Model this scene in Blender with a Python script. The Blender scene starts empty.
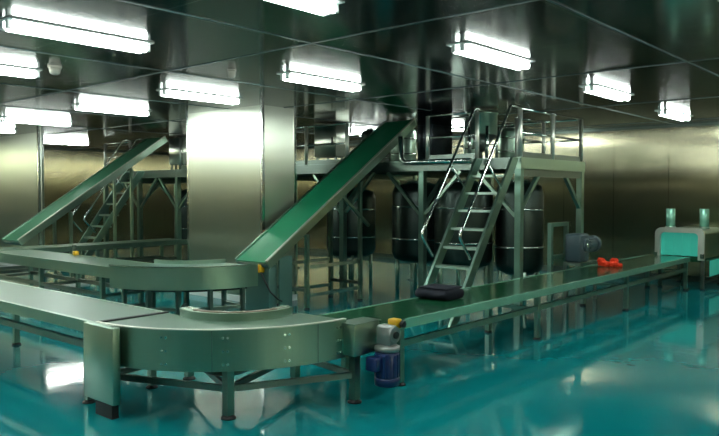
import bpy, bmesh, math, random
from mathutils import Vector, Matrix, noise
random.seed(7)
S = bpy.context.scene
COL = S.collection
PI = math.pi
ORG = {}

# ------------------------------------------------------------------ materials
def new_mat(name):
    m = bpy.data.materials.new(name); m.use_nodes = True
    nt = m.node_tree
    return m, nt, nt.nodes, nt.links, nt.nodes['Principled BSDF']

def simple(name, col, metal=0.0, rough=0.5, spec=0.5, coat=0.0, noise_amt=0.12, scale=6.0, bump=0.0, emit=None, estr=0):
    m, nt, N, L, B = new_mat(name)
    tc = N.new('ShaderNodeTexCoord'); ns = N.new('ShaderNodeTexNoise')
    ns.inputs['Scale'].default_value = scale; ns.inputs['Detail'].default_value = 5
    L.new(tc.outputs['Object'], ns.inputs['Vector'])
    mix = N.new('ShaderNodeMix'); mix.data_type = 'RGBA'
    mix.inputs[6].default_value = tuple(c*(1-noise_amt) for c in col)+(1,)
    mix.inputs[7].default_value = tuple(min(1, c*(1+noise_amt)) for c in col)+(1,)
    L.new(ns.outputs['Fac'], mix.inputs[0]); L.new(mix.outputs[2], B.inputs['Base Color'])
    B.inputs['Metallic'].default_value = metal; B.inputs['Roughness'].default_value = rough
    B.inputs['Specular IOR Level'].default_value = spec; B.inputs['Coat Weight'].default_value = coat
    B.inputs['Coat Roughness'].default_value = 0.08
    if bump:
        bp = N.new('ShaderNodeBump'); bp.inputs['Strength'].default_value = bump; bp.inputs['Distance'].default_value = 0.01
        L.new(ns.outputs['Fac'], bp.inputs['Height']); L.new(bp.outputs['Normal'], B.inputs['Normal'])
    if emit:
        B.inputs['Emission Color'].default_value = emit+(1,); B.inputs['Emission Strength'].default_value = estr
    return m

def brushed(name, col, rough=0.25, stretch=(1, 1, 1), bump=0.05, dist=0.01, seam=None, seam_axis=0, seam_dark=0.45, big=0.15, wav=0.0, aniso=0.0):
    """metal sheet: streaky roughness, wavy bump, optional panel seams every <seam> metres"""
    m, nt, N, L, B = new_mat(name)
    tc = N.new('ShaderNodeTexCoord'); mp = N.new('ShaderNodeMapping'); mp.inputs['Scale'].default_value = stretch
    L.new(tc.outputs['Object'], mp.inputs['Vector'])
    ns = N.new('ShaderNodeTexNoise'); ns.inputs['Scale'].default_value = 8; ns.inputs['Detail'].default_value = 4
    L.new(mp.outputs[0], ns.inputs['Vector'])
    n2 = N.new('ShaderNodeTexNoise'); n2.inputs['Scale'].default_value = 0.9; n2.inputs['Detail'].default_value = 2
    L.new(tc.outputs['Object'], n2.inputs['Vector'])
    cr = N.new('ShaderNodeMix'); cr.data_type = 'RGBA'
    cr.inputs[6].default_value = tuple(c*(1-big) for c in col)+(1,); cr.inputs[7].default_value = tuple(min(1, c*(1+big)) for c in col)+(1,)
    L.new(n2.outputs['Fac'], cr.inputs[0])
    colout = cr.outputs[2]
    rr = N.new('ShaderNodeMapRange'); rr.inputs['To Min'].default_value = rough*0.94; rr.inputs['To Max'].default_value = rough*1.06
    L.new(ns.outputs['Fac'], rr.inputs['Value']); L.new(rr.outputs[0], B.inputs['Roughness'])
    hgt = ns.outputs['Fac']
    if wav:
        ad = N.new('ShaderNodeMath'); ad.operation = 'MULTIPLY_ADD'; ad.inputs[1].default_value = wav
        L.new(n2.outputs['Fac'], ad.inputs[0]); L.new(ns.outputs['Fac'], ad.inputs[2]); hgt = ad.outputs[0]
    bp = N.new('ShaderNodeBump'); bp.inputs['Strength'].default_value = bump; bp.inputs['Distance'].default_value = dist
    L.new(hgt, bp.inputs['Height'])
    if bump > 0: L.new(bp.outputs['Normal'], B.inputs['Normal'])
    if seam:
        sx = N.new('ShaderNodeSeparateXYZ'); L.new(tc.outputs['Object'], sx.inputs[0])
        axes = seam_axis if isinstance(seam_axis, (list, tuple)) else [seam_axis]
        seams = seam if isinstance(seam, (list, tuple)) else [seam]
        fac = None
        for a, s in zip(axes, seams):
            d = N.new('ShaderNodeMath'); d.operation = 'PINGPONG'; d.inputs[1].default_value = s/2
            L.new(sx.outputs[a], d.inputs[0])
            c = N.new('ShaderNodeMath'); c.operation = 'LESS_THAN'; c.inputs[1].default_value = 0.008
            L.new(d.outputs[0], c.inputs[0])
            if fac is None: fac = c.outputs[0]
            else:
                mx = N.new('ShaderNodeMath'); mx.operation = 'MAXIMUM'; L.new(fac, mx.inputs[0]); L.new(c.outputs[0], mx.inputs[1]); fac = mx.outputs[0]
        sm = N.new('ShaderNodeMix'); sm.data_type = 'RGBA'; L.new(fac, sm.inputs[0]); L.new(colout, sm.inputs[6])
        sm.inputs[7].default_value = tuple(min(1, c*seam_dark) for c in col)+(1,)
        colout = sm.outputs[2]
    L.new(colout, B.inputs['Base Color'])
    B.inputs['Metallic'].default_value = 1.0
    if aniso:
        # vertical brushing: highlights spread sideways
        ge = N.new('ShaderNodeNewGeometry'); cx = N.new('ShaderNodeVectorMath'); cx.operation = 'CROSS_PRODUCT'
        cx.inputs[0].default_value = (0, 0, 1); L.new(ge.outputs['True Normal'], cx.inputs[1])
        L.new(cx.outputs[0], B.inputs['Tangent']); B.inputs['Anisotropic'].default_value = aniso
    return m

M = {}
M['steel'] = brushed('brushed_stainless_steel', (0.33, 0.46, 0.375), 0.30, (1, 1, 3), 0.01, 0.001)
M['steel_dark'] = brushed('dull_stainless_steel', (0.17, 0.215, 0.19), 0.34, (3, 3, 3), 0.01, 0.001)
M['chrome'] = brushed('polished_stainless_tube', (0.66, 0.70, 0.67), 0.16, (1, 1, 1), 0.01)
M['wall'] = brushed('warm_stainless_wall_panels', (0.47, 0.44, 0.31), 0.21, (0.3, 0.3, 0.3), 0, 0.004, [1.15, 1.15], [0, 1], 0.5, 0.10, 0, 0.97)
M['column'] = brushed('stainless_column_cladding', (0.60, 0.64, 0.55), 0.33, (0.3, 0.3, 0.3), 0, 0.004, None, 0, 0.5, 0.06, 0, 0.95)
M['ceiling'] = brushed('dark_mirror_ceiling_panels', (0.155, 0.16, 0.16), 0.14, (1, 1, 1), 0.03, 0.01, [3.2, 2.35], [0, 1], 2.6, 0.15, 2.0)
M['duct'] = brushed('dark_grey_sheet_metal', (0.035, 0.042, 0.05), 0.3, (5, 5, .3), 0.05, 0.01, 0.62, 2, 1.6)
M['belt'] = simple('dark_green_conveyor_belt', (0.008, 0.060, 0.026), 0, 0.15, 0.4, 0.0, 0.25, 3)
M['belt_bright'] = simple('green_incline_belt', (0.012, 0.19, 0.088), 0, 0.30, 0.5, 0.2, 0.12, 3)
M['belt_grey'] = simple('pale_grey_green_belt', (0.075, 0.145, 0.10), 0, 0.33, 0.4, 0.0, 0.10, 3)
M['teal_paint'] = simple('teal_reflective_steel', (0.12, 0.24, 0.21), 0.6, 0.3, 0.5, 0, .08, 3)
M['floor'] = None
M['rubber'] = simple('black_rubber', (0.012, 0.013, 0.014), 0, 0.55)
M['brown'] = simple('brown_wear_strip', (0.10, 0.065, 0.035), 0.2, 0.5)
M['blue'] = simple('dark_blue_motor_paint', (0.006, 0.022, 0.11), 0, 0.32, 0.5, 0.3)
M['gearbox'] = simple('cast_aluminium_gearbox', (0.36, 0.38, 0.37), 0.8, 0.42, bump=0.1, scale=30)
M['greymotor'] = simple('blue_grey_machine_paint', (0.05, 0.085, 0.10), 0.1, 0.38)
M['yellow'] = simple('yellow_switch_plastic', (0.65, 0.36, 0.01), 0, 0.4)
M['red'] = simple('red_button_plastic', (0.5, 0.02, 0.01), 0, 0.4)
M['orange'] = simple('orange_red_cloth', (0.80, 0.045, 0.012), 0, 0.75, 0.2, 0, 0.25, 20, 0.3)
M['curtain'] = simple('glowing_teal_vinyl_curtain', (0.05, 0.50, 0.38), 0, 0.35, 0.5, 0, 0.15, 4, emit=(0.05, 0.5, 0.38), estr=0.30)  # faint emission put into the vinyl to brighten it; the curtain is no lamp
M['mat'] = simple('dark_folded_fabric', (0.010, 0.013, 0.020), 0, 0.8, 0.2, 0, 0.3, 25, 0.3)
M['white'] = simple('white_enamel', (0.75, 0.77, 0.75), 0, 0.35)
M['detector'] = simple('off_white_plastic', (0.6, 0.55, 0.48), 0, 0.5)
M['tread'] = simple('chequer_plate_tread', (0.40, 0.52, 0.45), 0.9, 0.38, bump=0.3, scale=40)
M['post'] = simple('satin_railing_tube', (0.74, 0.76, 0.68), 0.9, 0.4, noise_amt=.05)
M['tank_shaded'] = brushed('shaded_vessel_steel', (0.055, 0.075, 0.068), 0.38, (3, 3, 3), 0.02, 0.002)  # darker copy of the steel, under-platform shade put into its colour
M['belt_pale'] = simple('pale_green_incline_belt', (0.055, 0.19, 0.10), 0, 0.28, 0.5, 0.2, 0.12, 3)
M['seam'] = simple('pale_teal_joint_strip', (0.06, 0.11, 0.11), 0, 0.4)
M['rail_steel'] = simple('bright_conveyor_side_steel', (0.27, 0.60, 0.46), 0.55, 0.25, noise_amt=.06)
M['green_steel'] = simple('green_tinted_stainless', (0.20, 0.33, 0.27), 0.9, 0.3)

def tube_mat():
    m, nt, N, L, B = new_mat('lit_fluorescent_tube')
    B.inputs['Base Color'].default_value = (1, 1, 1, 1)
    B.inputs['Emission Color'].default_value = (0.90, 1.0, 0.93, 1)
    B.inputs['Emission Strength'].default_value = 36
    return m
M['tube'] = tube_mat()

def floor_mat():
    m, nt, N, L, B = new_mat('teal_epoxy_floor')
    tc = N.new('ShaderNodeTexCoord'); n1 = N.new('ShaderNodeTexNoise'); n1.inputs['Scale'].default_value = 0.8; n1.inputs['Detail'].default_value = 6
    L.new(tc.outputs['Object'], n1.inputs['Vector'])
    mix = N.new('ShaderNodeMix'); mix.data_type = 'RGBA'
    mix.inputs[6].default_value = (0.002, 0.15, 0.165, 1); mix.inputs[7].default_value = (0.003, 0.225, 0.23, 1)
    L.new(n1.outputs['Fac'], mix.inputs[0]); L.new(mix.outputs[2], B.inputs['Base Color'])
    n2 = N.new('ShaderNodeTexNoise'); n2.inputs['Scale'].default_value = 2.2; n2.inputs['Detail'].default_value = 3
    L.new(tc.outputs['Object'], n2.inputs['Vector'])
    rr = N.new('ShaderNodeMapRange'); rr.inputs['To Min'].default_value = 0.03; rr.inputs['To Max'].default_value = 0.12
    L.new(n1.outputs['Fac'], rr.inputs['Value']); L.new(rr.outputs[0], B.inputs['Roughness'])
    bp = N.new('ShaderNodeBump'); bp.inputs['Strength'].default_value = 0.10; bp.inputs['Distance'].default_value = 0.02
    L.new(n2.outputs['Fac'], bp.inputs['Height']); L.new(bp.outputs['Normal'], B.inputs['Normal'])
    B.inputs['Specular IOR Level'].default_value = 0.3
    return m
M['floor'] = floor_mat()

# ------------------------------------------------------------------ mesh builder
class MB:
    def __init__(s): s.bm = bmesh.new(); s.smooth = set()
    def _add(s, verts, faces, smooth=False):
        vs = [s.bm.verts.new(v) for v in verts]
        for f in faces:
            try:
                fc = s.bm.faces.new([vs[i] for i in f]); fc.smooth = smooth
            except ValueError: pass
        return s
    def box(s, x0, x1, y0, y1, z0, z1):
        v = [(x0,y0,z0),(x1,y0,z0),(x1,y1,z0),(x0,y1,z0),(x0,y0,z1),(x1,y0,z1),(x1,y1,z1),(x0,y1,z1)]
        return s._add(v, [(0,3,2,1),(4,5,6,7),(0,1,5,4),(1,2,6,5),(2,3,7,6),(3,0,4,7)])
    def rbox(s, x0, x1, y0, y1, z0, z1, r=0.01, seg=2):
        t = bmesh.new()
        bmesh.ops.create_cube(t, size=1)
        for v in t.verts:
            v.co = Vector((x0+(v.co.x+.5)*(x1-x0), y0+(v.co.y+.5)*(y1-y0), z0+(v.co.z+.5)*(z1-z0)))
        bmesh.ops.bevel(t, geom=list(t.edges), offset=r, segments=seg, affect='EDGES', profile=0.5)
        return s.merge(t, True)
    def merge(s, t, smooth=False):
        t.verts.index_update()
        vs = [s.bm.verts.new(v.co) for v in t.verts]
        for f in t.faces:
            try: s.bm.faces.new([vs[v.index] for v in f.verts]).smooth = smooth
            except ValueError: pass
        t.free(); return s
    def bar(s, p, q, w, h, up=(0,0,1)):
        p = Vector(p); q = Vector(q); d = (q-p).normalized(); u = Vector(up)
        if abs(d.dot(u)) > .999: u = Vector((1,0,0))
        r = d.cross(u).normalized(); u = r.cross(d)
        v = []
        for c in (p, q):
            for a, b in ((-1,-1),(1,-1),(1,1),(-1,1)): v.append(c + r*a*w/2 + u*b*h/2)
        return s._add(v, [(0,1,2,3),(7,6,5,4),(0,4,5,1),(1,5,6,2),(2,6,7,3),(3,7,4,0)])
    def tube(s, pts, r, n=10):
        pts = [Vector(p) for p in pts]; rings = []
        prev = None
        for i, p in enumerate(pts):
            if i == 0: d = pts[1]-p
            elif i == len(pts)-1: d = p-pts[i-1]
            else: d = (pts[i+1]-p).normalized() + (p-pts[i-1]).normalized()
            d.normalize()
            u = Vector((0,0,1)) if abs(d.z) < .95 else Vector((1,0,0))
            if prev is not None and abs(d.dot(prev)) < .95: u = prev
            a = d.cross(u).normalized(); b = a.cross(d).normalized(); prev = b
            rings.append([s.bm.verts.new(p + (a*math.cos(t)+b*math.sin(t))*r) for t in [2*PI*k/n for k in range(n)]])
        for A, Bq in zip(rings, rings[1:]):
            for k in range(n):
                s.bm.faces.new((A[k], A[(k+1)%n], Bq[(k+1)%n], Bq[k])).smooth = True
        s.bm.faces.new(rings[0]); s.bm.faces.new(rings[-1][::-1])
        return s
    def lathe(s, c, prof, n=24, axis='z', smooth=True):
        """prof: list of (radius, height along axis)"""
        rings = []
        for r, h in prof:
            ring = []
            for k in range(n):
                t = 2*PI*k/n; a, b = max(r, 1e-4)*math.cos(t), max(r, 1e-4)*math.sin(t)
                o = {'z': (a, b, h), 'x': (h, a, b), 'y': (b, h, a)}[axis]
                ring.append(s.bm.verts.new((c[0]+o[0], c[1]+o[1], c[2]+o[2])))
            rings.append(ring)
        for A, Bq in zip(rings, rings[1:]):
            for k in range(n):
                s.bm.faces.new((A[k], A[(k+1)%n], Bq[(k+1)%n], Bq[k])).smooth = smooth
        s.bm.faces.new(rings[0][::-1]); s.bm.faces.new(rings[-1])
        return s
    def prism(s, poly, z0, z1):
        n = len(poly)
        v = [(x, y, z0) for x, y in poly] + [(x, y, z1) for x, y in poly]
        return s._add(v, [tuple(range(n))[::-1], tuple(range(n, 2*n))] + [(i, (i+1)%n, n+(i+1)%n, n+i) for i in range(n)])
    def strip(s, A, Bp, z0, z1):
        """solid band between two equally long plan curves"""
        n = len(A)
        v = [(x,y,z0) for x,y in A]+[(x,y,z0) for x,y in Bp]+[(x,y,z1) for x,y in A]+[(x,y,z1) for x,y in Bp]
        f = []
        for i in range(n-1):
            f += [(i, i+1, n+i+1, n+i), (2*n+i, 3*n+i, 3*n+i+1, 2*n+i+1), (i, 2*n+i, 2*n+i+1, i+1), (n+i, n+i+1, 3*n+i+1, 3*n+i)]
        f += [(0, n, 3*n, 2*n), (n-1, 3*n-1, 4*n-1, 2*n-1)]
        return s._add(v, f)

def obj(name, mb, mat, parent=None, label=None):
    bm = mb.bm
    bmesh.ops.recalc_face_normals(bm, faces=list(bm.faces))
    if parent is None:
        xs = [v.co.x for v in bm.verts]; ys = [v.co.y for v in bm.verts]; zs = [v.co.z for v in bm.verts]
        org = Vector(((min(xs)+max(xs))/2, (min(ys)+max(ys))/2, min(zs)))
    else: org = ORG[parent.name]
    for v in bm.verts: v.co -= org
    me = bpy.data.meshes.new(name); bm.to_mesh(me); bm.free()
    me.materials.append(mat)
    o = bpy.data.objects.new(name, me); COL.objects.link(o)
    if parent is None: o.location = org
    else: o.parent = parent
    ORG[o.name] = org
    if label: o['label'] = label
    return o
def thing(name, label, cat, loc, group=None):
    o = bpy.data.objects.new(name, None); COL.objects.link(o); o.empty_display_size = .1
    o.location = loc; ORG[o.name] = Vector(loc)
    o['label'] = label; o['category'] = cat
    if group: o['group'] = group
    return o
def tag(o, label, cat, group=None):
    o['label'] = label; o['category'] = cat
    if group: o['group'] = group
    return o
def struct(name, mb, mat):
    o = obj(name, mb, mat); o['kind'] = 'structure'; return o
def arc(c, r, a0, a1, n):
    return [(c[0]+r*math.cos(math.radians(a0+(a1-a0)*k/(n-1))), c[1]+r*math.sin(math.radians(a0+(a1-a0)*k/(n-1)))) for k in range(n)]

# ------------------------------------------------------------------ room shell
CZ = 3.2
X0, X1, Y0, Y1 = -9.0, 15.4, -3.0, 22.0
struct('floor', MB().box(X0, X1, Y0, Y1, -0.1, 0), M['floor'])
struct('ceiling', MB().box(X0, X1, Y0, Y1, CZ, CZ+.1), M['ceiling'])
struct('wall_right', MB().box(X1, X1+.1, Y0, Y1, 0, CZ), M['wall'])
struct('wall_back', MB().box(X0, X1, Y1, Y1+.1, 0, CZ), M['wall'])
struct('wall_left', MB().box(X0-.1, X0, Y0, Y1, 0, CZ), M['wall'])
struct('wall_front', MB().box(X0, X1, Y0-.1, Y0, 0, CZ), M['wall'])
struct('trim_1', MB().box(X1-.03, X1, Y0, Y1-.03, CZ-.05, CZ), M['steel_dark'])
struct('trim_2', MB().box(X0, X1-.03, Y1-.03, Y1, CZ-.05, CZ), M['steel_dark'])
struct('baseboard_right', MB().box(X1-.02, X1, Y0, Y1-.02, 0, .12), M['steel_dark'])
struct('baseboard_back', MB().box(X0, X1-.02, Y1-.02, Y1, 0, .12), M['steel_dark'])

k = 3
for x in (1.55, 4.79, 8.08, 11.3, 14.5):
    struct('trim_%d' % k, MB().box(x-.011, x+.011, Y0, Y1-.04, CZ-.006, CZ), M['seam']); k += 1
for y in (2.4, 4.75, 7.1, 9.5, 11.9, 14.5):
    struct('trim_%d' % k, MB().box(X0, X1-.04, y-.011, y+.011, CZ-.006, CZ-.0005), M['seam']); k += 1

def column(x0, x1, y0, y1, label):
    t = thing('clad_column', label, 'column', ((x0+x1)/2, (y0+y1)/2, 0))
    obj('cladding', MB().box(x0, x1, y0, y1, 0.0, CZ), M['column'], t)
    e = .022
    for (cx, cy) in ((x0, y0), (x1, y0), (x0, y1), (x1, y1)):
        sx = 1 if cx == x0 else -1; sy = 1 if cy == y0 else -1
        m = MB()
        m.box(min(cx-sx*.006, cx+sx*e*2), max(cx-sx*.006, cx+sx*e*2), min(cy, cy-sy*.006), max(cy, cy-sy*.006), .1, CZ-.002)
        m.box(min(cx, cx-sx*.006), max(cx, cx-sx*.006), min(cy, cy+sy*e*2), max(cy, cy+sy*e*2), .1, CZ-.002)
        obj('corner_strip', m, M['chrome'], t)
    obj('skirting', MB().box(x0-.012, x1+.012, y0-.012, y1+.012, 0, .1), M['white'], t)
    return t
column(7.6, 8.34, 8.66, 10.66, 'wide bright stainless clad column behind the nearer inclined green conveyor')
column(7.62, 7.74, 16.45, 19.6, 'far flat stainless clad pier at the left edge behind the lower inclined conveyor')

# ------------------------------------------------------------------ ceiling lights
LIGHTS = [
 (3.15, 5.96, 'large lit twin-tube ceiling light at upper left, nearest whole one'),
 (3.25, 3.66, 'lit twin-tube ceiling light cut by the top edge of the photo'),
 (6.32, 3.72, 'lit twin-tube ceiling light above the ladder, left of two smaller ones toward the right wall'),
 (9.62, 3.88, 'lit twin-tube ceiling light right of the railed platform, middle one of the right-hand row'),
 (13.15, 4.1, 'small lit twin-tube ceiling light nearest the right wall'),
 (6.38, 6.14, 'lit twin-tube ceiling light in front of the inclined conveyor top, right of the column'),
 (6.22, 8.38, 'lit twin-tube ceiling light just in front of the bright clad column'),
 (3.15, 8.2, 'lit twin-tube ceiling light cut by the left edge beside the round smoke detector'),
 (6.25, 10.8, 'lit twin-tube ceiling light left of the column, above the far inclined conveyor'),
 (6.3, 13.6, 'lit twin-tube ceiling light at the left edge, above the far column'),
 (6.3, 16.1, 'small lit twin-tube ceiling light cut by the left edge, farthest down its row'),
 (9.4, 18.7, 'small lit twin-tube ceiling light deep at back left near the back wall'),
]
def light(x, y, label):
    t = thing('ceiling_light', label, 'ceiling light', (x, y, CZ), 'twin-tube ceiling lights')
    hl = .66
    m = MB(); m.rbox(x-hl, x+hl, y-.125, y+.125, CZ-.014, CZ, .005, 1)
    obj('housing', m, M['white'], t)
    for s in (-1, 1):
        for e in (-1, 1):
            m = MB(); m.box(x+e*(hl-.03)-.02, x+e*(hl-.03)+.02, y+s*.046-.022, y+s*.046+.022, CZ-.08, CZ-.014)
            obj('lamp_holder', m, M['white'], t)
        obj('tube', MB().tube([(x-hl+.05, y+s*.046, CZ-.052), (x+hl-.05, y+s*.046, CZ-.052)], .036, 12), M['tube'], t)
    return t
LIGHTS += [
 (12.35, 8.4, 'lit twin-tube ceiling light added behind the dark duct over the platform'),  # added, like the next one, to brighten the top of the incline belt
 (12.7, 10.8, 'lit twin-tube ceiling light added behind the platform tanks and inclined conveyor top'),
 (3.2, 1.3, 'lit twin-tube ceiling light out of view to the right of the photographer'),
 (6.3, 1.35, 'lit twin-tube ceiling light out of view in the row nearest the photographer, second along'),
 (9.6, 1.4, 'lit twin-tube ceiling light out of view in the row nearest the photographer, third along'),
 (13.1, 1.4, 'lit twin-tube ceiling light out of view nearest the right wall'),
]
ORD = {3.15: 'first', 0.1: 'second', -3.0: 'third'}
ROW = {3.7: 'above the long right conveyor', 6.1: 'over the near curve', 8.4: 'level with the clad column', 10.8: 'just beyond the clad column', 13.5: 'over the farthest straight conveyor', 16.1: 'level with the far pier', 18.7: 'nearest the back wall'}
for y, w_ in ROW.items():
    for x, o_ in ORD.items():
        if x > 3 and y < 10: continue
        LIGHTS.append((x, y, '%s unseen ceiling light to the left, row %s' % (o_, w_)))
for a in LIGHTS: light(*a)

def detector(x, y, label, r):
    t = thing('smoke_detector', label, 'smoke detector', (x, y, CZ))
    obj('base', MB().lathe((x, y, CZ), [(r, -.02), (r, 0)], 20), M['detector'], t)
    obj('dome', MB().lathe((x, y, CZ), [(r*.35, -.095), (r*.72, -.08), (r*.85, -.02)], 20), M['detector'], t)
detector(3.79, 7.75, 'round off-white smoke detector on the ceiling at upper left', .075)
detector(5.23, 6.47, 'tiny dark round sensor on the ceiling left of the column light', .05)

# ------------------------------------------------------------------ conveyors
def foot_leg(par, x, y, ztop, w=.05, mat='steel_dark', z0=0.0):
    lg = obj('leg', MB().box(x-w/2, x+w/2, y-w/2, y+w/2, z0+.03, ztop), M[mat], par)
    obj('foot', MB().lathe((x, y, z0), [(w*.9, 0), (w*.9, .012), (w*.35, .03), (w*.35, .05)], 14), M['rubber'], lg)
    return lg

def straight_conveyor(name, label, axis, a0, a1, b0, b1, ztop, legs, beltmat, side_h=.10, rail_z=.40, mat='steel', railmat='steel_dark'):
    """axis 'x': runs along X from a0 to a1, between Y b0 and b1; axis 'y' the other way round"""
    P = (lambda a, b: (a, b)) if axis == 'x' else (lambda a, b: (b, a))
    def bx(m, a0, a1, b0, b1, z0, z1):
        p = P(a0, b0); q = P(a1, b1)
        return m.box(min(p[0], q[0]), max(p[0], q[0]), min(p[1], q[1]), max(p[1], q[1]), z0, z1)
    c = P((a0+a1)/2, (b0+b1)/2)
    t = thing(name, label, 'conveyor', (c[0], c[1], 0))
    obj('belt', bx(MB(), a0+.02, a1-.02, b0+.035, b1-.035, ztop-.055, ztop-.004), M[beltmat], t)
    for (s0, s1) in ((b0, b0+.035), (b1-.035, b1)):
        obj('side_frame', bx(MB(), a0, a1, s0, s1, ztop-side_h, ztop), M[mat], t)
    for e in (a0+.03, a1-.03):
        p, q = P(e, b0+.04), P(e, b1-.04)
        obj('end_roller', MB().tube([(p[0], p[1], ztop-.05), (q[0], q[1], ztop-.05)], .036, 12), M['steel_dark'], t)
    for b in (b0+.05, b1-.05):
        p, q = P(legs[0], b), P(legs[-1], b)
        obj('lower_rail', MB().bar((p[0], p[1], rail_z), (q[0], q[1], rail_z), .045, .06), M[railmat], t)
    for a in legs:
        for b in (b0+.05, b1-.05):
            p = P(a, b); foot_leg(t, p[0], p[1], ztop-side_h, .06, 'green_steel')
        p, q = P(a, b0+.05), P(a, b1-.05)
        obj('cross_bar', MB().bar((p[0], p[1], rail_z-.02), (q[0], q[1], rail_z-.02), .04, .04), M[railmat], t)
    return t

# long right-hand conveyor
rc = straight_conveyor('belt_conveyor', 'long straight conveyor with glossy dark green belt running to the right wall',
    'x', 4.53, 13.95, 4.03, 4.82, .62, [5.27, 8.02, 10.93, 13.86], 'belt', .085, .39, 'rail_steel', 'green_steel')
# drive motor at its near end (blue), hanging on the outer side
DX = 4.73; DY = 3.80
gm = obj('gearbox', MB().rbox(DX-.055, DX+.055, DY-.07, DY+.08, .50, .675, .018), M['gearbox'], rc)
obj('output_flange', MB().lathe((DX, DY-.07, .60), [(.07, -.02), (.07, 0), (.055, 0.01)], 18, 'y'), M['gearbox'], gm)
obj('shaft', MB().lathe((DX, DY-.095, .60), [(.03, -.012), (.03, .01)], 14, 'y'), M['rubber'], gm)
obj('mounting_arm', MB().box(DX+.05, 4.90, DY+.02, DY+.09, .555, .60), M['gearbox'], gm)
obj('mounting_bracket', MB().box(4.86, 4.93, DY+.02, 4.035, .55, .605), M['gearbox'], gm)
mo = MB().lathe((DX, DY, 0), [(.085, .16), (.10, .18), (.104, .25), (.104, .44), (.095, .455)], 24)
for k in range(14):
    t_ = 2*PI*k/14; c, s_ = math.cos(t_), math.sin(t_)
    mo.bar((DX+.1*c, DY+.1*s_, .24), (DX+.1*c, DY+.1*s_, .43), .02, .02, (c, s_, 0))
bm_ = obj('drive_motor', mo, M['blue'], rc, 'dark blue drive motor')
obj('fan_cover', MB().lathe((DX, DY, 0), [(.08, .155), (.108, .165), (.11, .225), (.10, .235)], 24), M['blue'], bm_)
obj('motor_flange', MB().lathe((DX, DY, 0), [(.105, .455), (.11, .47), (.11, .495), (.07, .51)], 24), M['gearbox'], bm_)
obj('terminal_box', MB().rbox(DX-.18, DX-.09, DY-.03, DY+.09, .30, .42, .012), M['blue'], bm_)
es = obj('stop_switch', MB().rbox(5.02, 5.11, 3.93, 4.03, .575, .665, .012), M['yellow'], rc, 'yellow switch box')
obj('knob', MB().lathe((5.08, 3.93, .62), [(.028, -.05), (.032, -.02), (.015, 0)], 14, 'y'), M['rubber'], es)
obj('sensor_bracket', MB().box(5.11, 5.24, 3.995, 4.028, .59, .635), M['chrome'], rc)

# near-left conveyor
lc = straight_conveyor('belt_conveyor', 'near left conveyor with pale grey-green belt entering the curve beside the guard box',
    'y', 5.52, 12.2, 3.02, 3.74, .72, [5.75, 8.6, 11.6], 'belt_grey', .10, .50)

# near curve
C = (4.48, 5.52); RO = 1.46; C2 = (4.20, 5.12); RI = .54
nb = thing('curved_conveyor', 'near stainless curved conveyor turning a quarter circle in the foreground', 'conveyor', (C[0]-.8, C[1]-.8, 0))
n = 40
outer = [(C[0]-RO, 5.52)] + arc(C, RO, 180, 270, n-2) + [(4.50, 4.06)]
inner = [(3.72, 5.52)] + arc(C2, RI, 158, 292, n-2) + [(4.50, 4.62)]
obj('top_plate', MB().strip([(x, y) for x, y in outer], inner, .70, .718), M['belt_grey'], nb, 'pale curved top')
o2 = [(C[0]-RO-.012, 5.52)] + arc(C, RO+.012, 180, 270, n-2) + [(4.46, 4.048)]
o2 = arc(C, RO+.014, 180, 270, n); o3 = arc(C, RO-.012, 180, 270, n)
sk = obj('outer_skirt', MB().strip(o2, o3, .405, .728), M['steel'], nb)
for a in (209, 228, 247, 266.5):
    for zz in (.46, .565, .67):
        for da in (-.7, .7):
            r = RO+.014; aa = math.radians(a+da); dx, dy = math.cos(aa), math.sin(aa)
            obj('bolt', MB().tube([(C[0]+r*dx, C[1]+r*dy, zz), (C[0]+(r+.008)*dx, C[1]+(r+.010)*dy, zz)], .0095, 8), M['chrome'], sk)
# seams between skirt sheets
sm = MB()
for a in (224, 258):
    aa = math.radians(a); dx, dy = math.cos(aa), math.sin(aa)
    sm.bar((C[0]+(RO+.015)*dx, C[1]+(RO+.015)*dy, .41), (C[0]+(RO+.015)*dx, C[1]+(RO+.015)*dy, .724), .004, .004)
obj('skirt_joint', sm, M['steel_dark'], nb)
obj('top_trim', MB().strip(arc(C, RO+.018, 180, 270, n), arc(C, RO-.02, 180, 270, n), .728, .737), M['post'], nb)
ri = obj('inner_ring', MB().strip(arc(C2, RI, 158, 292, n), arc(C2, RI-.035, 158, 292, n), .60, .785), M['steel'], nb)
obj('ring_lip', MB().strip(arc(C2, RI-.035, 180, 272, n), arc(C2, RI-.10, 180, 272, n), .775, .79), M['brown'], ri, 'worn brown lip')
obj('lip_end', MB().strip(arc(C2, RI-.035, 158, 180, 8), arc(C2, RI-.10, 158, 180, 8), .775, .795), M['chrome'], ri)
obj('lip_end', MB().strip(arc(C2, RI-.035, 272, 292, 8), arc(C2, RI-.10, 272, 292, 8), .775, .795), M['chrome'], ri)
dp = MB().strip(arc(C, 1.30, 190, 262, 24), arc(C, .85, 190, 262, 24), .37, .41)
obj('underside_pan', dp, M['rubber'], nb)
obj('drip_tray', MB().lathe((3.85, 4.85, 0), [(.16, .27), (.36, .36), (.37, .372)], 24), M['brown'], nb, 'brown shallow drip tray')
obj('inlet_plate', MB().box(3.05, 3.72, 5.515, 5.56, .7185, .73), M['rubber'], nb)
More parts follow.
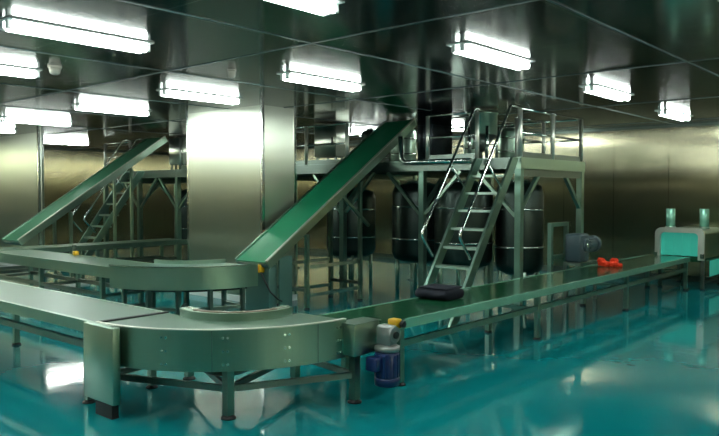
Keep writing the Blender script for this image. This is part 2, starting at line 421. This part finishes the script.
# guard box (drive guard) at the inlet
gb = obj('drive_guard', MB().rbox(2.94, 3.01, 5.13, 5.59, .115, .735, .010), M['steel'], nb, 'tall plain stainless guard box')
obj('guard_base', MB().box(2.95, 3.01, 5.17, 5.42, 0.0, .115), M['rubber'], gb)
ob = obj('outlet_housing', MB().rbox(4.44, 4.77, 3.915, 4.10, .43, .695, .008), M['steel'], nb)
obj('housing_lid', MB().box(4.43, 4.78, 3.905, 4.11, .695, .705), M['steel'], ob)
LG = [(3.58, 4.50), (4.57, 4.03), (3.16, 5.62), (4.10, 5.75), (4.75, 4.95), (3.2, 5.0)]
for i, (x, y) in enumerate(LG[:5]):
    foot_leg(nb, x, y, .43 if i < 2 else .42, .068, 'green_steel')
RZ = .24
for p, q in (((3.58, 4.50), (4.57, 4.03)), ((3.58, 4.50), (3.16, 5.62)), ((3.58, 4.50), (4.10, 5.75)), ((4.57, 4.03), (4.75, 4.95)), ((3.58, 4.50), (4.75, 4.95)), ((3.16, 5.62), (4.10, 5.75))):
    obj('brace', MB().bar((p[0], p[1], RZ), (q[0], q[1], RZ), .035, .05), M['steel_dark'], nb)

# far curve, same build
Cf = (6.70, 9.20)
fb = thing('curved_conveyor', 'far stainless curved conveyor in front of the bright clad column', 'conveyor', (Cf[0]-.8, Cf[1]-.8, 0))
ou = arc(Cf, 1.44, 180, 270, n); inn = arc(Cf, .74, 180, 270, n)
obj('top_plate', MB().strip(ou, inn, .745, .765), M['teal_paint'], fb)
fs = obj('outer_skirt', MB().strip(arc(Cf, 1.46, 180, 270, n), arc(Cf, 1.44, 180, 270, n), .48, .785), M['steel'], fb)
obj('top_trim', MB().strip(arc(Cf, 1.47, 180, 270, n), arc(Cf, 1.43, 180, 270, n), .785, .80), M['chrome'], fb)
obj('inner_ring', MB().strip(arc(Cf, .74, 180, 270, n), arc(Cf, .71, 180, 270, n), .55, .82), M['steel'], fb)
obj('underside_pan', MB().strip(arc(Cf, 1.34, 184, 266, n), arc(Cf, .9, 184, 266, n), .44, .48), M['rubber'], fb)
fl = [(Cf[0]+1.36*math.cos(math.radians(a)), Cf[1]+1.36*math.sin(math.radians(a))) for a in (188, 206, 224, 242, 262)]
fi = [(Cf[0]+.85*math.cos(math.radians(a)), Cf[1]+.85*math.sin(math.radians(a))) for a in (188, 225, 262)]
for x, y in fl + fi: foot_leg(fb, x, y, .49, .055)
for p, q in zip(fl, fl[1:]):
    obj('brace', MB().bar((p[0], p[1], .2), (q[0], q[1], .2), .035, .045), M['steel_dark'], fb)
for p, q in zip(fl[::2], fi):
    obj('brace', MB().bar((p[0], p[1], .2), (q[0], q[1], .2), .035, .045), M['steel_dark'], fb)

fc = straight_conveyor('belt_conveyor', 'far left conveyor leading into the far curve',
    'y', 9.22, 13.36, 5.25, 5.97, .76, [9.5, 11.4, 13.15], 'belt_grey', .16, .34, 'steel')
es2 = obj('stop_switch', MB().rbox(5.84, 5.92, 11.35, 11.43, .76, .83, .012), M['yellow'], fc, 'yellow switch box')
obj('switch_post', MB().box(5.90, 5.95, 11.5, 11.55, .76, .92), M['steel_dark'], fc)
ac = straight_conveyor('belt_conveyor', 'farthest straight conveyor crossing at the left edge below the lower inclined conveyor',
    'x', 3.2, 9.55, 13.4, 14.1, .76, [3.6, 5.4, 7.4, 9.3], 'belt_grey', .10, .36, 'steel')

# pale tube lying low under the far conveyors
t = thing('floor_pipe', 'pale pipe on low stands on the floor under the far left conveyors', 'pipe', (5.6, 12.3, 0))
obj('tube', MB().tube([(4.0, 12.3, .13), (6.6, 12.3, .13)], .04, 12), M['white'], t)
for x in (4.3, 6.3): obj('stand', MB().box(x-.03, x+.03, 12.25, 12.35, 0, .10), M['steel_dark'], t)

# ------------------------------------------------------------------ inclined conveyors
def incline(x0, z0, x1, z1, y0, y1, label, posts, base=True, beltmat='belt_bright', railmat='chrome'):
    t = thing('inclined_conveyor', label, 'inclined conveyor', ((x0+x1)/2, (y0+y1)/2, 0))
    d = Vector((x1-x0, 0, z1-z0)).normalized(); nrm = Vector((-d.z, 0, d.x))
    A = Vector((x0, 0, z0)); Bq = Vector((x1, 0, z1)); yc = (y0+y1)/2
    def slab(m, ya, yb, lo, hi, s=0, e=0):
        v = []
        for P in (A+d*s, Bq-d*e):
            for yy in (ya, yb):
                for h in (lo, hi): v.append(P+nrm*h+Vector((0, yy, 0)))
        return m._add(v, [(0,1,3,2),(4,6,7,5),(0,2,6,4),(1,5,7,3),(0,4,5,1),(2,3,7,6)])
    obj('belt', slab(MB(), y0+.02, y1-.02, -.05, 0), M[beltmat], t)
    obj('side_frame', slab(MB(), y0-.015, y0+.02, -.11, .012), M['steel'], t)
    obj('edge_strip', slab(MB(), y0-.022, y0+.022, .012, .03), M['post'], t)
    obj('side_frame', slab(MB(), y1-.02, y1+.015, -.11, .02), M['steel'], t)
    obj('bottom_pan', slab(MB(), y0+.02, y1-.02, -.11, -.09), M['steel_dark'], t)
    for P in (A+d*.03-nrm*.06, Bq-d*.03-nrm*.06):
        obj('end_roller', MB().tube([(P.x, y0+.03, P.z), (P.x, y1-.03, P.z)], .05, 12), M['steel_dark'], t)
    def zat(x): return z0+(x-x0)/(x1-x0)*(z1-z0)-.17
    for x in posts:
        for yy in (y0+.01, y1-.01):
            foot_leg(t, x, yy, zat(x), .055, 'steel')
    for yy in (y0+.01, y1-.01):
        for zz in (.22, .66):
            if len(posts) > 1: obj('base_rail', MB().bar((posts[0], yy, zz), (posts[-1], yy, zz), .04, .06), M[railmat], t)
    for x in posts:
        obj('cross_bar', MB().bar((x, y0, .3), (x, y1, .3), .04, .05), M['steel_dark'], t)
    return t, zat
inc, zf = incline(6.92, .79, 10.5, 3.13, 7.80, 8.50, 'nearer inclined conveyor with bright green belt rising to the railed platform beside the column', [7.75, 9.0])
obj('base_housing', MB().rbox(7.0, 7.16, 7.84, 8.38, .03, .74, .012), M['teal_paint'], inc, 'teal-grey upright base panel')
obj('side_panel', MB().prism([(7.16, 7.79), (7.42, 7.79), (7.42, 7.81), (7.16, 7.81)], .05, .86), M['teal_paint'], inc)
sw = obj('stop_switch', MB().rbox(6.90, 7.0, 7.93, 8.03, .63, .75, .012), M['yellow'], inc, 'yellow switch box')
obj('button', MB().lathe((6.90, 7.98, .69), [(.028, -.03), (.03, -.01), (.015, 0)], 12, 'x'), M['red'], sw)
obj('cable', MB().tube([(6.92, 7.93, .64), (6.93, 7.84, .50), (6.97, 7.78, .36), (7.1, 7.76, .24), (7.2, 7.78, .2)], .012, 8), M['rubber'], inc)
br = MB().bar((8.55, 7.79, 1.74), (9.2, 7.79, 1.25), .04, .05)
obj('diagonal_brace', br, M['steel'], inc)
inc2, zf2 = incline(6.12, .87, 9.47, 3.08, 14.12, 14.85, 'lower far inclined green conveyor at left, rising past a small ladder', [7.2, 8.6], True, 'belt_pale')

# ------------------------------------------------------------------ mezzanine platforms
DZ = 2.33
def post(par, x, y, z0, z1, w, mat, name='post'):
    return obj(name, MB().box(x-w/2, x+w/2, y-w/2, y+w/2, z0, z1), M[mat], par)
def platform(label, x0, x1, y0, y1, posts_y, rail_segments, front_rail=True):
    t = thing('mezzanine_platform', label, 'platform', ((x0+x1)/2, (y0+y1)/2, 0))
    obj('deck', MB().box(x0+.02, x1-.02, y0+.02, y1-.02, DZ-.03, DZ+.01), M['tread'], t)
    for (a, b) in (((x0, y0+.04), (x1, y0+.04)), ((x0, y1-.04), (x1, y1-.04))):
        obj('edge_beam', MB().bar((a[0], a[1], DZ-.08), (b[0], b[1], DZ-.08), .08, .17), M['steel'], t)
    for x in (x0+.04, x1-.04):
        obj('edge_beam', MB().bar((x, y0+.08, DZ-.08), (x, y1-.08, DZ-.08), .08, .17), M['steel_dark'], t)
    for y in posts_y:
        for x in (x0+.06, x1-.06):
            p = post(t, x, y, .02, DZ-.165, .10, 'green_steel' if x < x0+.2 else 'steel')
            obj('base_plate', MB().box(x-.09, x+.09, y-.09, y+.09, 0, .02), M['steel_dark'], p)
        obj('cross_beam', MB().bar((x0+.1, y, DZ-.22), (x1-.1, y, DZ-.22), .07, .11), M['steel_dark'], t)
        s = 1
    for i, y in enumerate(posts_y):
        obj('brace', MB().bar((x0+.10, y, 1.55), (x0+.72, y, DZ-.2), .06, .06), M['green_steel'], t)
        obj('brace', MB().bar((x1-.10, y, 1.55), (x1-.72, y, DZ-.2), .06, .06), M['green_steel'], t)
    for ya, yb in zip(posts_y, posts_y[1:]):
        obj('brace', MB().bar((x0+.06, ya+.06, 1.45), (x0+.06, min(yb, ya+.75), DZ-.18), .05, .05), M['steel'], t)
        obj('brace', MB().bar((x0+.06, yb-.06, 1.45), (x0+.06, max(ya, yb-.75), DZ-.18), .05, .05), M['steel'], t)
    for (p, q, np) in rail_segments:
        p = Vector(p+(0,)); q = Vector(q+(0,))
        for k in range(np):
            c = p.lerp(q, k/(np-1))
            obj('railing_post', MB().tube([(c.x, c.y, DZ), (c.x, c.y, DZ+.74)], .034, 10), M['post'], t)
        obj('top_rail', MB().tube([(p.x, p.y, DZ+.74), (q.x, q.y, DZ+.74)], .020, 10), M['chrome'], t)
        obj('middle_rail', MB().tube([(p.x, p.y, DZ+.38), (q.x, q.y, DZ+.38)], .018, 10), M['chrome'], t)
        obj('toe_board', MB().bar((p.x, p.y, DZ+.05), (q.x, q.y, DZ+.05), .012, .09), M['steel_dark'], t)
    return t
platform('nearer steel platform with railings at the top of the larger ladder', 9.66, 11.95, 5.20, 10.9,
    [5.26, 7.05, 8.85, 10.8],
    [((9.72, 5.25), (11.88, 5.25), 3), ((11.88, 5.25), (11.88, 10.85), 5), ((9.72, 6.0), (9.72, 6.95), 2), ((9.72, 8.75), (9.72, 10.85), 3), ((10.9, 5.95), (11.88, 5.95), 2)])
platform('far steel platform with railings behind the far left inclined conveyor', 9.66, 11.95, 12.3, 17.3,
    [12.4, 14.0, 15.6, 17.2],
    [((9.72, 12.4), (9.72, 13.9), 3), ((9.72, 16.0), (9.72, 17.2), 2), ((11.88, 12.4), (11.88, 17.2), 4), ((9.72, 12.36), (11.88, 12.36), 3)])

# ------------------------------------------------------------------ ladders
def stairs(y0, y1, label, xb=7.87, xt=9.62, nt=8):
    t = thing('steep_ladder', label, 'ladder', ((xb+xt)/2, (y0+y1)/2, 0))
    d = Vector((xt-xb, 0, DZ+.02)).normalized()
    for y in (y0+.02, y1-.02):
        m = MB(); w = .17
        v = [(xb-w/2, 0.0), (xb+w/2, 0.0), (xt+.0, DZ-.03), (xt-.02, DZ+.0), (xt-w, DZ)]
        P = [(x, y-.02, z) for x, z in v]; Q = [(x, y+.02, z) for x, z in v]
        k = len(v)
        m._add(P+Q, [tuple(range(k)), tuple(range(k, 2*k))[::-1]] + [(i, k+i, k+(i+1)%k, (i+1)%k) for i in range(k)])
        obj('stringer', m, M['green_steel'], t)
    for i in range(1, nt+1):
        z = DZ*i/(nt+1); x = xb+(xt-xb)*z/DZ
        obj('tread', MB().box(x-.09, x+.10, y0+.04, y1-.04, z-.035, z), M['tread'], t)
    for y in (y0+.02, y1-.02):
        def at(z, off): return (xb+(xt-xb)*z/DZ+off, y, z)
        a = Vector((8.09, y, 1.27)); b = Vector((9.40, y, 3.08))
        hr = obj('handrail', MB().tube([(8.33, y, .80+.1), (8.07, y, 1.20), (8.08, y, 1.27), a+(b-a)*.05, b, (b.x+.09, y, b.z+.015), (9.70, y, 3.08)], .021, 10), M['chrome'], t)
        c = a.lerp(b, .52); e = Vector((c.x+.40, y, c.z-.40))
        f = xb+(xt-xb)*e.z/DZ
        obj('stay', MB().tube([c, (f, y, e.z)], .016, 8), M['chrome'], hr)
    return t
stairs(5.22, 5.88, 'larger steep ladder with bright handrails behind the long green belt')
l2 = stairs(15.2, 15.84, 'small far ladder with thin handrails behind the far left inclined conveyor')

# ------------------------------------------------------------------ equipment on and under the platforms
tag(obj('service_duct', MB().rbox(9.98, 10.62, 7.06, 7.36, DZ+.01, CZ, .012, 1), M['duct']),
    'dark grey square duct rising from the platform deck to the ceiling', 'duct')

def hopper(x, y, label, r=.26, ztop=3.10):
    t = thing('hopper', label, 'hopper', (x, y, DZ+.01))
    obj('drum', MB().lathe((x, y, 0), [(r*.96, ztop-.34), (r, ztop-.32), (r, ztop), (r*1.05, ztop+.01), (r*1.05, ztop+.03)], 28), M['steel'], t)
    obj('cone', MB().lathe((x, y, 0), [(.06, ztop-.62), (.07, ztop-.56), (r*.95, ztop-.34)], 28), M['steel_dark'], t)
    for a in (45, 135, 225, 315):
        c, s = math.cos(math.radians(a)), math.sin(math.radians(a))
        obj('leg', MB().tube([(x+r*c, y+r*s, DZ+.01), (x+r*c, y+r*s, ztop-.2)], .03, 10), M['chrome'], t)
    return t
hopper(10.6, 6.42, 'round hopper on four bright legs between the ladder handrails on the platform', .235, 3.12)

def tank(x, y, z0, z1, r, label, mat='steel', legs=.0, nm='tank'):
    t = thing(nm, label, 'tank', (x, y, z0))
    h = z1-z0-legs
    zb = z0+legs
    obj('shell', MB().lathe((x, y, zb), [(r*.55, 0), (r*.92, h*.05), (r, h*.12), (r, h*.86), (r*.9, h*.95), (r*.4, h)], 30), M[mat], t)
    obj('lid', MB().lathe((x, y, zb+h), [(r*.42, -.02), (r*.45, .015), (r*.3, .03)], 24), M['chrome'], t)
    if legs:
        for a in (45, 135, 225, 315):
            c, s = math.cos(math.radians(a)), math.sin(math.radians(a))
            obj('leg', MB().tube([(x+r*.8*c, y+r*.8*s, z0), (x+r*.8*c, y+r*.8*s, zb+h*.14)], .035, 10), M['steel'], t)
    for k in (.3, .7):
        obj('band', MB().lathe((x, y, zb+h*k), [(r+.002, -.015), (r+.012, -.01), (r+.012, .01), (r+.002, .015)], 30), M['chrome'], t)
    return t
tank(11.45, 9.65, DZ+.01, 3.12, .20, 'slim bright upright cylinder on the platform left of the inclined conveyor top', 'chrome')
tank(11.4, 8.75, DZ+.01, 3.10, .26, 'wider upright tank on the platform behind the inclined conveyor top', 'steel')
tank(11.45, 9.2, DZ+.01, 2.95, .15, 'short narrow tank between two taller cylinders on the platform', 'steel_dark')
tank(11.3, 5.72+.55, DZ+.01, 2.95, .22, 'squat tank behind the right-hand railing posts of the platform', 'steel')
tank(11.1, 6.93, DZ+.01, 3.17, .17, 'tall slim silver cylinder on the platform just right of the dark duct', 'steel')
tank(11.1, 6.0, 0, 2.0, .41, 'dark upright tank under the platform, just right of the front corner post', 'tank_shaded', .4)
tank(10.5, 6.75, 0, 2.0, .50, 'large dull tank on legs under the nearer platform', 'tank_shaded', .5)
tank(10.9, 8.0, 0, 2.0, .50, 'dull tank on legs under the platform behind the inclined conveyor', 'tank_shaded', .5)
tank(10.9, 9.7, 0, 1.9, .50, 'dull tank on legs under the platform near the clad column', 'tank_shaded', .5)
tank(10.9, 13.2, 0, 1.9, .5, 'dull tank on legs under the far platform right of its ladder', 'tank_shaded', .5)
tank(10.9, 15.0, 0, 1.9, .5, 'dull tank on legs under the far platform behind its ladder', 'tank_shaded', .5)

def cabinet(x0, x1, y0, y1, z0, z1, label):
    t = thing('control_cabinet', label, 'cabinet', ((x0+x1)/2, (y0+y1)/2, DZ+.01))
    obj('body', MB().rbox(x0, x1, y0, y1, z0, z1, .015), M['column'], t)
    dr = obj('door', MB().rbox(x0-.02, x0, y0+.03, y1-.03, z0+.03, z1-.03, .006, 1), M['column'], t)
    obj('handle', MB().box(x0-.04, x0-.02, y0+.06, y0+.09, (z0+z1)/2-.06, (z0+z1)/2+.06), M['rubber'], dr)
    for yy in (y0+.05, y1-.05):
        for xx in (x0+.05, x1-.05):
            obj('leg', MB().box(xx-.02, xx+.02, yy-.02, yy+.02, DZ+.01, z0), M['steel_dark'], t)
cabinet(10.4, 10.8, 9.66, 10.26, 2.52, 3.17, 'pale stainless cabinet on the platform just right of the clad column')
cabinet(10.4, 10.8, 14.75, 15.35, 2.50, 3.17, 'pale stainless cabinet on the far platform just left of the clad column')

# process pipe along the near platform edge
t = thing('process_pipe', 'horizontal stainless pipe under the dark duct along the platform edge', 'pipe', (9.56, 6.7, DZ-.02))
obj('pipe_run', MB().tube([(9.56, 6.0, DZ-.02), (9.56, 7.30, DZ-.02), (9.56, 7.38, DZ+.04), (9.56, 7.4, DZ+.42)], .04, 12), M['chrome'], t)
for y in (6.2, 7.1): obj('bracket', MB().box(9.59, 9.66, y-.02, y+.02, DZ-.05, DZ+.01), M['steel_dark'], t)

# gear motor behind the belt
t = thing('gear_motor', 'blue-grey gear motor on a stand behind the long belt near the right wall', 'motor', (11.4, 5.04, 0))
g = obj('gear_housing', MB().rbox(11.12, 11.48, 4.90, 5.18, .66, 1.13, .04), M['greymotor'], t)
obj('bearing_cap', MB().lathe((11.32, 4.90, .94), [(.09, -.03), (.11, -.01), (.11, .01)], 20, 'y'), M['greymotor'], g)
obj('hub', MB().lathe((11.32, 4.87, .94), [(.035, -.02), (.04, .01)], 14, 'y'), M['chrome'], g)
mm = MB().lathe((11.48, 5.04, .93), [(.10, 0), (.125, .03), (.13, .06), (.13, .38), (.11, .40)], 24, 'x')
for k in range(16):
    t_ = 2*PI*k/16; c, s_ = math.cos(t_), math.sin(t_)
    mm.bar((11.56, 5.04+.13*c, .93+.13*s_), (11.84, 5.04+.13*c, .93+.13*s_), .015, .02, (0, c, s_))
obj('motor_body', mm, M['greymotor'], t)
obj('fan_cowl', MB().lathe((11.86, 5.04, .93), [(.145, 0), (.145, .10), (.10, .13)], 24, 'x'), M['greymotor'], t)
obj('stand_top', MB().box(11.1, 11.8, 4.89, 5.19, .61, .66), M['steel_dark'], t)
for x in (11.14, 11.76):
    for y in (4.92, 5.16): obj('leg', MB().box(x-.025, x+.025, y-.025, y+.025, 0, .61), M['steel_dark'], t)

# support frame beside the gear motor
t = thing('support_frame', 'narrow steel frame standing just behind and left of the blue-grey gear motor', 'frame', (11.4, 5.42, 0))
for x in (11.10, 11.70):
    obj('post', MB().box(x-.035, x+.035, 5.385, 5.455, 0, 1.3), M['green_steel'], t)
for z in (.72, 1.27):
    obj('cross_bar', MB().box(11.135, 11.665, 5.39, 5.45, z-.035, z+.03), M['green_steel'], t)

# ------------------------------------------------------------------ tunnel with strip curtain at the far end of the belt
t = thing('curtain_tunnel', 'stainless rounded hood with teal strip curtain at the right end of the long belt', 'tunnel', (14.7, 4.3, 0))
def rrect(y0, y1, z0, z1, r, n=6):
    pts = [(y0, z0)]
    pts += [(y0+r-r*math.cos(PI/2*k/n), z1-r+r*math.sin(PI/2*k/n)) for k in range(n+1)]
    pts += [(y1-r+r*math.sin(PI/2*k/n), z1-r+r*math.cos(PI/2*k/n)) for k in range(n+1)]
    pts += [(y1, z0)]
    return pts
def arch(m, x0, x1, o, i):
    k = len(o)
    v = [(x0, y, z) for y, z in o]+[(x0, y, z) for y, z in i]+[(x1, y, z) for y, z in o]+[(x1, y, z) for y, z in i]
    f = []
    for j in range(k-1):
        f += [(j, j+1, k+j+1, k+j), (2*k+j, 3*k+j, 3*k+j+1, 2*k+j+1), (j, 2*k+j, 2*k+j+1, j+1), (k+j, k+j+1, 3*k+j+1, 3*k+j)]
    f += [(0, k, 3*k, 2*k), (k-1, 3*k-1, 4*k-1, 2*k-1)]
    return m._add(v, f)
obj('hood', arch(MB(), 14.02, 15.36, rrect(3.85, 4.63, .58, 1.12, .10), rrect(3.89, 4.59, .58, 1.08, .08)), M['steel'], t)
obj('front_frame', arch(MB(), 13.97, 14.03, rrect(3.80, 4.68, .56, 1.15, .12), rrect(3.91, 4.58, .56, 1.06, .07)), M['post'], t)
nst = 9; w = (4.58-3.91)/nst
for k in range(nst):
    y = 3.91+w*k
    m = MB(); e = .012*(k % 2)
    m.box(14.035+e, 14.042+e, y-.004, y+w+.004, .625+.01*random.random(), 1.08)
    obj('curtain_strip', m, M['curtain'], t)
obj('table', MB().box(14.05, 15.36, 3.87, 4.62, .52, .57), M['belt'], t)
for x in (14.12, 15.25):
    for y in (3.86, 4.62): foot_leg(t, x, y, .57, .06)
for y in (3.86, 4.62): obj('lower_bar', MB().bar((14.12, y, .14), (15.25, y, .14), .045, .05), M['steel_dark'], t)
obj('side_glow_sheet', MB().box(14.5, 15.3, 3.835, 3.845, .22, .52), M['curtain'], t)  # emissive sheet standing in for a teal glow below the hood
for x, y in ((14.3, 4.50), (14.5, 3.95)):
    s = obj('vent_stub', MB().tube([(x, y, 1.12), (x, y, 1.50)], .085, 16), M['rail_steel'], t)
    obj('stub_collar', MB().lathe((x, y, 1.12), [(.10, 0), (.10, .03), (.075, .05)], 16), M['steel'], s)
for y in (3.83, 4.65):
    obj('hinge_block', MB().box(13.93, 13.99, y-.03, y+.03, .60, .68), M['chrome'], t)

# ------------------------------------------------------------------ loose things on the belt
def lumpy(blobs, seed, amp, freq, vox, name, mat):
    bm = bmesh.new()
    for (c, r) in blobs:
        t = bmesh.new(); bmesh.ops.create_icosphere(t, subdivisions=4, radius=1)
        for v in t.verts:
            d = noise.noise(v.co*freq+Vector((seed, c[0], c[1])))*amp
            d += .5*amp*noise.noise(v.co*freq*2.3+Vector((seed*2, c[1], c[0])))
            p = v.co*(1+d)
            v.co = Vector((c[0]+p.x*r[0], c[1]+p.y*r[1], max(c[2]+p.z*r[2], .6165)))
        t.verts.index_update()
        vs = [bm.verts.new(v.co) for v in t.verts]
        for f in t.faces: bm.faces.new([vs[v.index] for v in f.verts]).smooth = True
        t.free()
    mb = MB(); mb.bm.free(); mb.bm = bm
    o = obj(name, mb, mat)
    r = o.modifiers.new('Remesh', 'REMESH'); r.mode = 'VOXEL'; r.voxel_size = vox; r.use_smooth_shade = True
    s = o.modifiers.new('Smooth', 'SMOOTH'); s.iterations = 2
    return o
# run across the view from left to right: direction (.66,-.75)
def along(u, v): return (11.33+.656*u*.86+.755*v, 4.50-.755*u*.86+.656*v)
bl = []
for u, v, z, r in ((-.15, .02, .70, (.06, .07, .085)), (-.07, 0, .66, (.12, .08, .06)), (.06, -.01, .65, (.11, .09, .06)), (.10, .03, .70, (.07, .08, .075)), (.17, -.02, .64, (.07, .07, .045)), (-.17, .05, .75, (.035, .035, .03))):
    x, y = along(u, v); bl.append(((x, y, .616+(z-.616)*.9), tuple(q*.86 for q in r)))
tag(lumpy(bl, 3.1, .45, 1.7, .010, 'crumpled_cloth', M['orange']), 'crumpled orange-red cloth lying on the long green belt', 'cloth')

t = thing('folded_mat', 'dark folded mat lying on the green belt at the foot of the larger ladder', 'mat', (6.68, 4.57, .616))
def roll(m, x0, x1, y0, y1, z0, z1, r, seed):
    tb = bmesh.new(); bmesh.ops.create_cube(tb, size=1)
    bmesh.ops.subdivide_edges(tb, edges=list(tb.edges), cuts=8, use_grid_fill=True)
    for v in tb.verts:
        p = v.co*2; q = Vector((p.x, p.y, p.z))
        k = max(abs(p.x), abs(p.z)); L_ = math.hypot(p.x, p.z)
        if L_ > 0:
            f = (k/L_)**.65; q.x *= f; q.z *= f
        q.y *= 1-.06*(q.x*q.x+q.z*q.z)
        nz = noise.noise(Vector((p.x*1.3+seed, p.y*3, p.z)))*.10
        v.co = Vector(((x0+x1)/2+q.x*(x1-x0)/2*(1+nz), (y0+y1)/2+q.y*(y1-y0)/2, max(z0, (z0+z1)/2+q.z*(z1-z0)/2*(1+nz))))
    m.merge(tb, True); return m
obj('lower_fold', roll(MB(), 6.44, 6.84, 4.36, 4.79, .617, .735, .03, 1), M['mat'], t)
obj('top_flap', roll(MB(), 6.50, 6.84, 4.38, 4.77, .728, .752, .01, 5), M['mat'], t)

# ------------------------------------------------------------------ camera, world
cam = bpy.data.cameras.new('camera'); co = bpy.data.objects.new('camera', cam); COL.objects.link(co)
cam.sensor_width = 36; cam.lens = 36*715/719; cam.clip_start = .05
co.location = (0, 0, 1.8)
yaw = math.radians(41); pit = math.atan(25/715)
fw = Vector((math.cos(yaw)*math.cos(pit), math.sin(yaw)*math.cos(pit), -math.sin(pit)))
co.rotation_euler = fw.to_track_quat('-Z', 'Y').to_euler()
S.camera = co
w = bpy.data.worlds.new('world'); S.world = w; w.use_nodes = True
w.node_tree.nodes['Background'].inputs[0].default_value = (.5, .6, .55, 1)
w.node_tree.nodes['Background'].inputs[1].default_value = 0.05
S.view_settings.view_transform = 'Standard'
S.view_settings.look = 'None'
S.view_settings.exposure = 0.0
